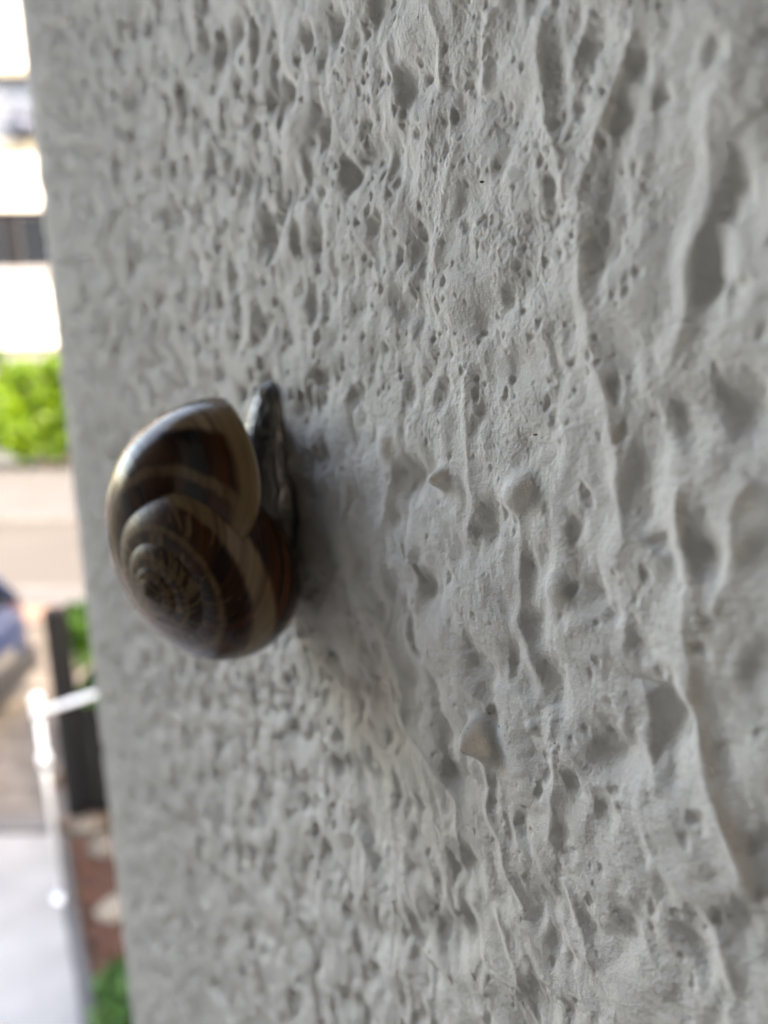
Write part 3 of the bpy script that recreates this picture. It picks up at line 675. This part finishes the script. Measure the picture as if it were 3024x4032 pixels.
# ------------------------------------------------------------------ black metal fence
m_black = mat('black_metal', (.004, .004, .0045), rough=.6, c2=(.008, .008, .009), scale=30, spec=.12)
fe = empty('metal_fence', (-2.20, 4.47, GZ)); tag(fe, 'black metal garden fence with tall corner post and low slatted panel', 'fence')
box('post', (-.06, .06, -.06, .06, -.05, 1.50), m_black, fe, bev=.006)
box('post_cap', (-.066, .066, -.066, .066, 1.502, 1.53), m_black, fe, bev=.006)
box('post', (1.85, 1.93, -.04, .04, -.05, .86), m_black, fe, bev=.006)
for z in (.05, .74): box('rail', (.062, 1.848, -.02, .02, z, z + .05), m_black, fe, bev=.004)
bm = bmesh.new(); bbox(bm, -.037, .037, -.032, -.021, .02, .84, bev=.003); slme = bpy.data.meshes.new('slat'); bm.to_mesh(slme); bm.free(); slme.materials.append(m_black)
for k in range(22): link('slat', slme, None, fe, loc=(.098 + k * .0800, 0, 0))

# ------------------------------------------------------------------ galvanised handrail beside the path
m_galv = mat('galvanised_steel', (.60, .62, .64), rough=.42, metal=.6, c2=(.76, .77, .79), scale=25)
hr = empty('handrail', (-1.945, 3.62, GZ)); tag(hr, 'galvanised tubular handrail with ball finial beside the concrete path', 'handrail')
tube('post', [(0, 0, -.02), (0, 0, 1.27)], .0155, m_galv, hr, 18)
tube('base_plate', [(0, 0, .03), (0, 0, .042)], .055, m_galv, hr, 20)
def ball(name, loc, r, m, parent, squash=1):
    bm = bmesh.new(); bmesh.ops.create_uvsphere(bm, u_segments=20, v_segments=12, radius=r)
    for v in bm.verts: v.co.z *= squash
    return finish(bm, name, m, parent, loc=loc, smooth=True)
ball('finial', (0, 0, 1.315), .036, m_galv, hr)
tube('collar', [(0, 0, .90), (0, 0, .975)], .030, m_galv, hr, 18)
tube('collar', [(0, 0, 1.205), (0, 0, 1.268)], .029, m_galv, hr, 18)
dirr = Vector((.74, .67, 0)).normalized()
tube('rail', [dirr * .02 + Vector((0, 0, 1.235)), dirr * 1.25 + Vector((0, 0, 1.235))], .017, m_galv, hr, 18)
tube('post', [dirr * 1.25 + Vector((0, 0, -.03)), dirr * 1.25 + Vector((0, 0, 1.255))], .021, m_galv, hr, 18)
ball('finial', dirr * 1.25 + Vector((0, 0, 1.28)), .030, m_galv, hr)
# ------------------------------------------------------------------ white building across the street
m_white = mat('white_cladding', (.46, .455, .44), c2=(.52, .515, .50), scale=1.2, rough=.6)
m_cream = mat('cream_coping', (.21, .195, .165), c2=(.24, .225, .19), scale=2)
m_gl = bpy.data.materials.new('window_glass'); m_gl.use_nodes = True; pb = m_gl.node_tree.nodes['Principled BSDF']
pb.inputs['Base Color'].default_value = (.010, .013, .018, 1); pb.inputs['Roughness'].default_value = .04; pb.inputs['Specular IOR Level'].default_value = .03
m_skyrefl = mat('pale_blue_sky_reflection', (.065, .088, .13), c2=(.085, .11, .15), scale=2)  # sky reflection of the upper glass, put into the base colour
m_frame = mat('window_frame', (.02, .022, .027), rough=.5, c2=(.03, .03, .035), scale=5)
m_frame2 = mat('pale_window_frame', (.11, .13, .17), rough=.5, c2=(.13, .15, .19), scale=5)
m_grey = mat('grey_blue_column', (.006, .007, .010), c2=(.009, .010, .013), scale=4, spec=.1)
BX, BY = -11.0, 20.8
bd = empty('apartment_building', (BX, BY, GZ)); tag(bd, 'white apartment building with horizontal clad bands and strip windows across the street', 'building')
XL, XR = -9.0, 19.0; zr = lambda z: z - GZ
box('core', (XL + .2, XR - .2, .62, 9.0, 0, zr(9.6)), m_white, bd)
def clad(z0, z1, nb):
    h = (z1 - z0) / nb
    for k in range(nb):
        box('cladding_board', (XL, XR, 0 + .012 * (k % 2) * 0, .60, z0 + k * h + .006, z0 + (k + 1) * h - .006), m_white, bd, bev=.008)
    box('backing', (XL + .02, XR - .02, .02, .595, z0 + .002, z1 - .002), m_cream, bd)
clad(0.0, zr(-.35), 8)
clad(zr(.12), zr(2.02), 7)
box('coping', (XL - .05, XR + .05, -.10, .60, zr(2.025), zr(2.30)), mat('coping_white', (.17, .175, .195), c2=(.20, .205, .225), scale=3), bd, bev=.02)
clad(zr(3.78), zr(5.22), 6)
box('coping', (XL - .05, XR + .05, -.08, .60, zr(5.225), zr(5.55)), m_cream, bd, bev=.02)
clad(zr(7.22), zr(9.3), 8)
box('ledge', (XL - .05, XR + .05, -.12, .60, zr(7.06), zr(7.21)), m_cream, bd, bev=.015)
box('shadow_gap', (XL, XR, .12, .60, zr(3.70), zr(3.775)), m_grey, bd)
box('roof', (XL - .3, XR + .3, -.3, 9.2, zr(9.605), zr(9.8)), m_roof, bd, bev=.02)
def window(x0, x1, z0, z1, sky_tint=False, mull=2):
    w = empty('window', (0, 0, 0)); w.parent = bd
    bm = bmesh.new()
    bbox(bm, x0, x1, .10, .18, z0, z0 + .06); bbox(bm, x0, x1, .10, .18, z1 - .06, z1)
    for i in range(mull + 1):
        xx = x0 + (x1 - x0) * i / mull; xx = min(max(xx, x0 + .035), x1 - .035)
        bbox(bm, xx - .033, xx + .033, .102, .178, z0 + .062, z1 - .062)
    finish(bm, 'frame', m_frame2 if sky_tint else m_frame, w)
    for i in range(mull):
        a = x0 + (x1 - x0) * i / mull + .07; c = x0 + (x1 - x0) * (i + 1) / mull - .07
        box('pane', (a - .03, c + .03, .135, .145, z0 + .063, z1 - .063), m_gl if not sky_tint else m_skyrefl, w)
x = -8.25
k = 0
while x + 1.9 < XR:
    window(x, x + 1.9, zr(2.32), zr(3.68)); window(x, x + 1.9, zr(5.57), zr(7.04), sky_tint=True)
    box('mullion_column', (x + 1.905, x + 2.295, .06, .5, zr(2.305), zr(3.69)), m_grey, bd)
    box('mullion_column', (x + 1.905, x + 2.295, .06, .5, zr(5.555), zr(7.055)), m_skyrefl, bd)
    x += 2.3; k += 1
# solid shape added for the blob reflected in the upper glass: a rounded grey blue planter
pl = empty('window_blob', (-9.42, 20.55, 5.552)); tag(pl, 'grey blue rounded shape added for the blob reflected in the upper windows of the white building', 'window_blob')
bm = bmesh.new(); bmesh.ops.create_uvsphere(bm, u_segments=20, v_segments=10, radius=.42)
for v in bm.verts: v.co.z = max(v.co.z * .5, -.2)
finish(bm, 'blob_base', mat('blue_grey_blob', (.035, .05, .085), c2=(.045, .06, .10), scale=4), pl, loc=(0, .0, .2), smooth=True)
leaves('plant', [((0, 0, .42), (.36, .16, .16))], 260, .07, leaf_mat('blue_leaf', (.04, .055, .09), (.055, .07, .11), (.07, .085, .13)), 91, pl)

# ------------------------------------------------------------------ parked blue car
m_car = mat('blue_paint', (.003, .012, .045), rough=.3, c2=(.004, .014, .05), scale=2, coat=.25)
m_tyre = mat('tyre_rubber', (.012, .012, .012), rough=.85)
m_rim = mat('alloy', (.5, .5, .52), rough=.3, metal=.8)
m_trim = mat('black_trim', (.01, .01, .012), rough=.6)
m_redl = mat('tail_light_red', (.03, .003, .003), rough=.2)
m_headl = mat('headlight_clear', (.7, .7, .72), rough=.1)
ca = empty('parked_car', (-5.40, 5.62, GZ + .004)); tag(ca, 'blue hatchback car parked on the beige flagged drive', 'car')
# stations along the length (x), lower body: half width, floor, shoulder
st = [(-2.08, .62, .38, .62), (-1.98, .76, .22, .72), (-1.6, .84, .18, .82), (-1.0, .87, .17, .90), (0, .88, .17, .93), (1.0, .88, .17, .96), (1.6, .85, .18, .98), (1.92, .79, .22, .96), (2.05, .70, .34, .88)]
bm = bmesh.new(); rings = []
for x, hw_, z0, z1 in st:
    pr = [(-hw_ * .86, z0), (hw_ * .86, z0), (hw_, z0 + .16), (hw_ * 1.01, (z0 + z1) / 2), (hw_ * .97, z1 - .06), (hw_ * .88, z1), (-hw_ * .88, z1), (-hw_ * .97, z1 - .06), (-hw_ * 1.01, (z0 + z1) / 2), (-hw_, z0 + .16)]
    rings.append([bm.verts.new((x, a, b_)) for a, b_ in pr])
for r0, r1 in zip(rings, rings[1:]):
    for k in range(10): bm.faces.new((r0[k], r0[(k + 1) % 10], r1[(k + 1) % 10], r1[k]))
bm.faces.new(rings[0][::-1]); bm.faces.new(rings[-1])
body = finish(bm, 'body', m_car, ca, smooth=True)
mod = body.modifiers.new('sub', 'SUBSURF'); mod.levels = mod.render_levels = 2
def loft(name, rings_, m, parent, sub=1):
    bm = bmesh.new(); rr = [[bm.verts.new(p) for p in r] for r in rings_]; n = len(rr[0])
    for r0, r1 in zip(rr, rr[1:]):
        for k in range(n): bm.faces.new((r0[k], r0[(k + 1) % n], r1[(k + 1) % n], r1[k]))
    bm.faces.new(rr[0][::-1]); bm.faces.new(rr[-1]); o = finish(bm, name, m, parent, smooth=True)
    if sub: mm = o.modifiers.new('sub', 'SUBSURF'); mm.levels = mm.render_levels = sub
    return o
def rect(z, x0, x1, w): return [(x0, -w, z), (x1, -w, z), (x1, w, z), (x0, w, z)]
loft('cabin', [rect(.90, -1.02, 1.93, .74), rect(.95, -1.0, 1.92, .735), rect(1.30, -.42, 1.66, .62), rect(1.36, -.36, 1.62, .60)], mat('car_glass', (.01, .013, .017), rough=.05, spec=.8), ca, 0)
loft('roof', [rect(1.355, -.42, 1.68, .625), rect(1.40, -.38, 1.65, .61), rect(1.45, -.2, 1.45, .5)], m_car, ca, 2)
for s_ in (-1, 1):
    for (xa, xb) in (((-1.0, .74), (-.40, .615)), ((.35, .745), (.40, .625)), ((1.35, .745), (1.22, .625)), ((1.93, .72), (1.64, .61))):
        tube('pillar', [(xa[0] if isinstance(xa, tuple) else xa, s_ * xa[1], .93), (xb[0], s_ * xb[1], 1.38)], .035, m_car, ca, 8)
tb = bmesh.new()
bm = bmesh.new(); prof = [(.19, -.10), (.30, -.11), (.325, -.08), (.33, 0), (.325, .08), (.30, .11), (.19, .10)]
seg = 28; rr = [[bm.verts.new((p[0] * math.cos(k * TAU / seg), p[1], p[0] * math.sin(k * TAU / seg))) for p in prof] for k in range(seg)]
for k in range(seg):
    for j in range(len(prof) - 1): bm.faces.new((rr[k][j], rr[k][j + 1], rr[(k + 1) % seg][j + 1], rr[(k + 1) % seg][j]))
    bm.faces.new((rr[k][-1], rr[k][0], rr[(k + 1) % seg][0], rr[(k + 1) % seg][-1]))
tyme = bpy.data.meshes.new('tyre'); bmesh.ops.recalc_face_normals(bm, faces=bm.faces); bm.to_mesh(tyme); bm.free(); tyme.materials.append(m_tyre)
bm = bmesh.new(); tube_mesh(bm, [(0, -.02, 0), (0, .02, 0)], .055, 12)
for k in range(6):
    a = k * TAU / 6; tube_mesh(bm, [(.04 * math.cos(a), 0, .04 * math.sin(a)), (.19 * math.cos(a), 0, .19 * math.sin(a))], .018, 6)
rimme = bpy.data.meshes.new('rim'); bm.to_mesh(rimme); bm.free(); rimme.materials.append(m_rim)
tb.free()
for x in (-1.28, 1.30):
    for s_ in (-1, 1):
        w = empty('wheel', (x, s_ * .78, .33)); w.parent = ca
        link('tyre', tyme, None, w); link('rim', rimme, None, w, loc=(0, s_ * .09, 0))
        tube('wheel_arch', [(x - .39, s_ * .845, .30), (x - .34, s_ * .862, .52), (x - .2, s_ * .868, .66), (x, s_ * .87, .71), (x + .2, s_ * .868, .66), (x + .34, s_ * .862, .52), (x + .39, s_ * .845, .30)], .028, m_trim, ca, 8)
for s_ in (-1, 1):
    box('tail_light', (1.93, 1.985, s_ * .62 - .09, s_ * .62 + .09, .78, .92), m_redl, ca, bev=.02)
    box('headlight', (-2.03, -1.93, s_ * .56 - .11, s_ * .56 + .11, .52, .66), m_headl, ca, bev=.03)
    box('door_handle', (.55, .72, s_ * .895 - .015, s_ * .895 + .015, .80, .83), m_car, ca, bev=.008)
    box('wing_mirror', (-.72, -.58, s_ * .93 - .07, s_ * .93 + .07, .93, 1.04), m_car, ca, bev=.02)
box('rear_bumper', (1.90, 2.09, -.70, .70, .26, .50), m_trim, ca, bev=.04)
box('front_bumper', (-2.14, -1.95, -.66, .66, .22, .44), m_trim, ca, bev=.04)
box('number_plate', (2.09, 2.10, -.26, .26, .54, .65), mat('plate_white', (.08, .08, .08)), ca, bev=.003)
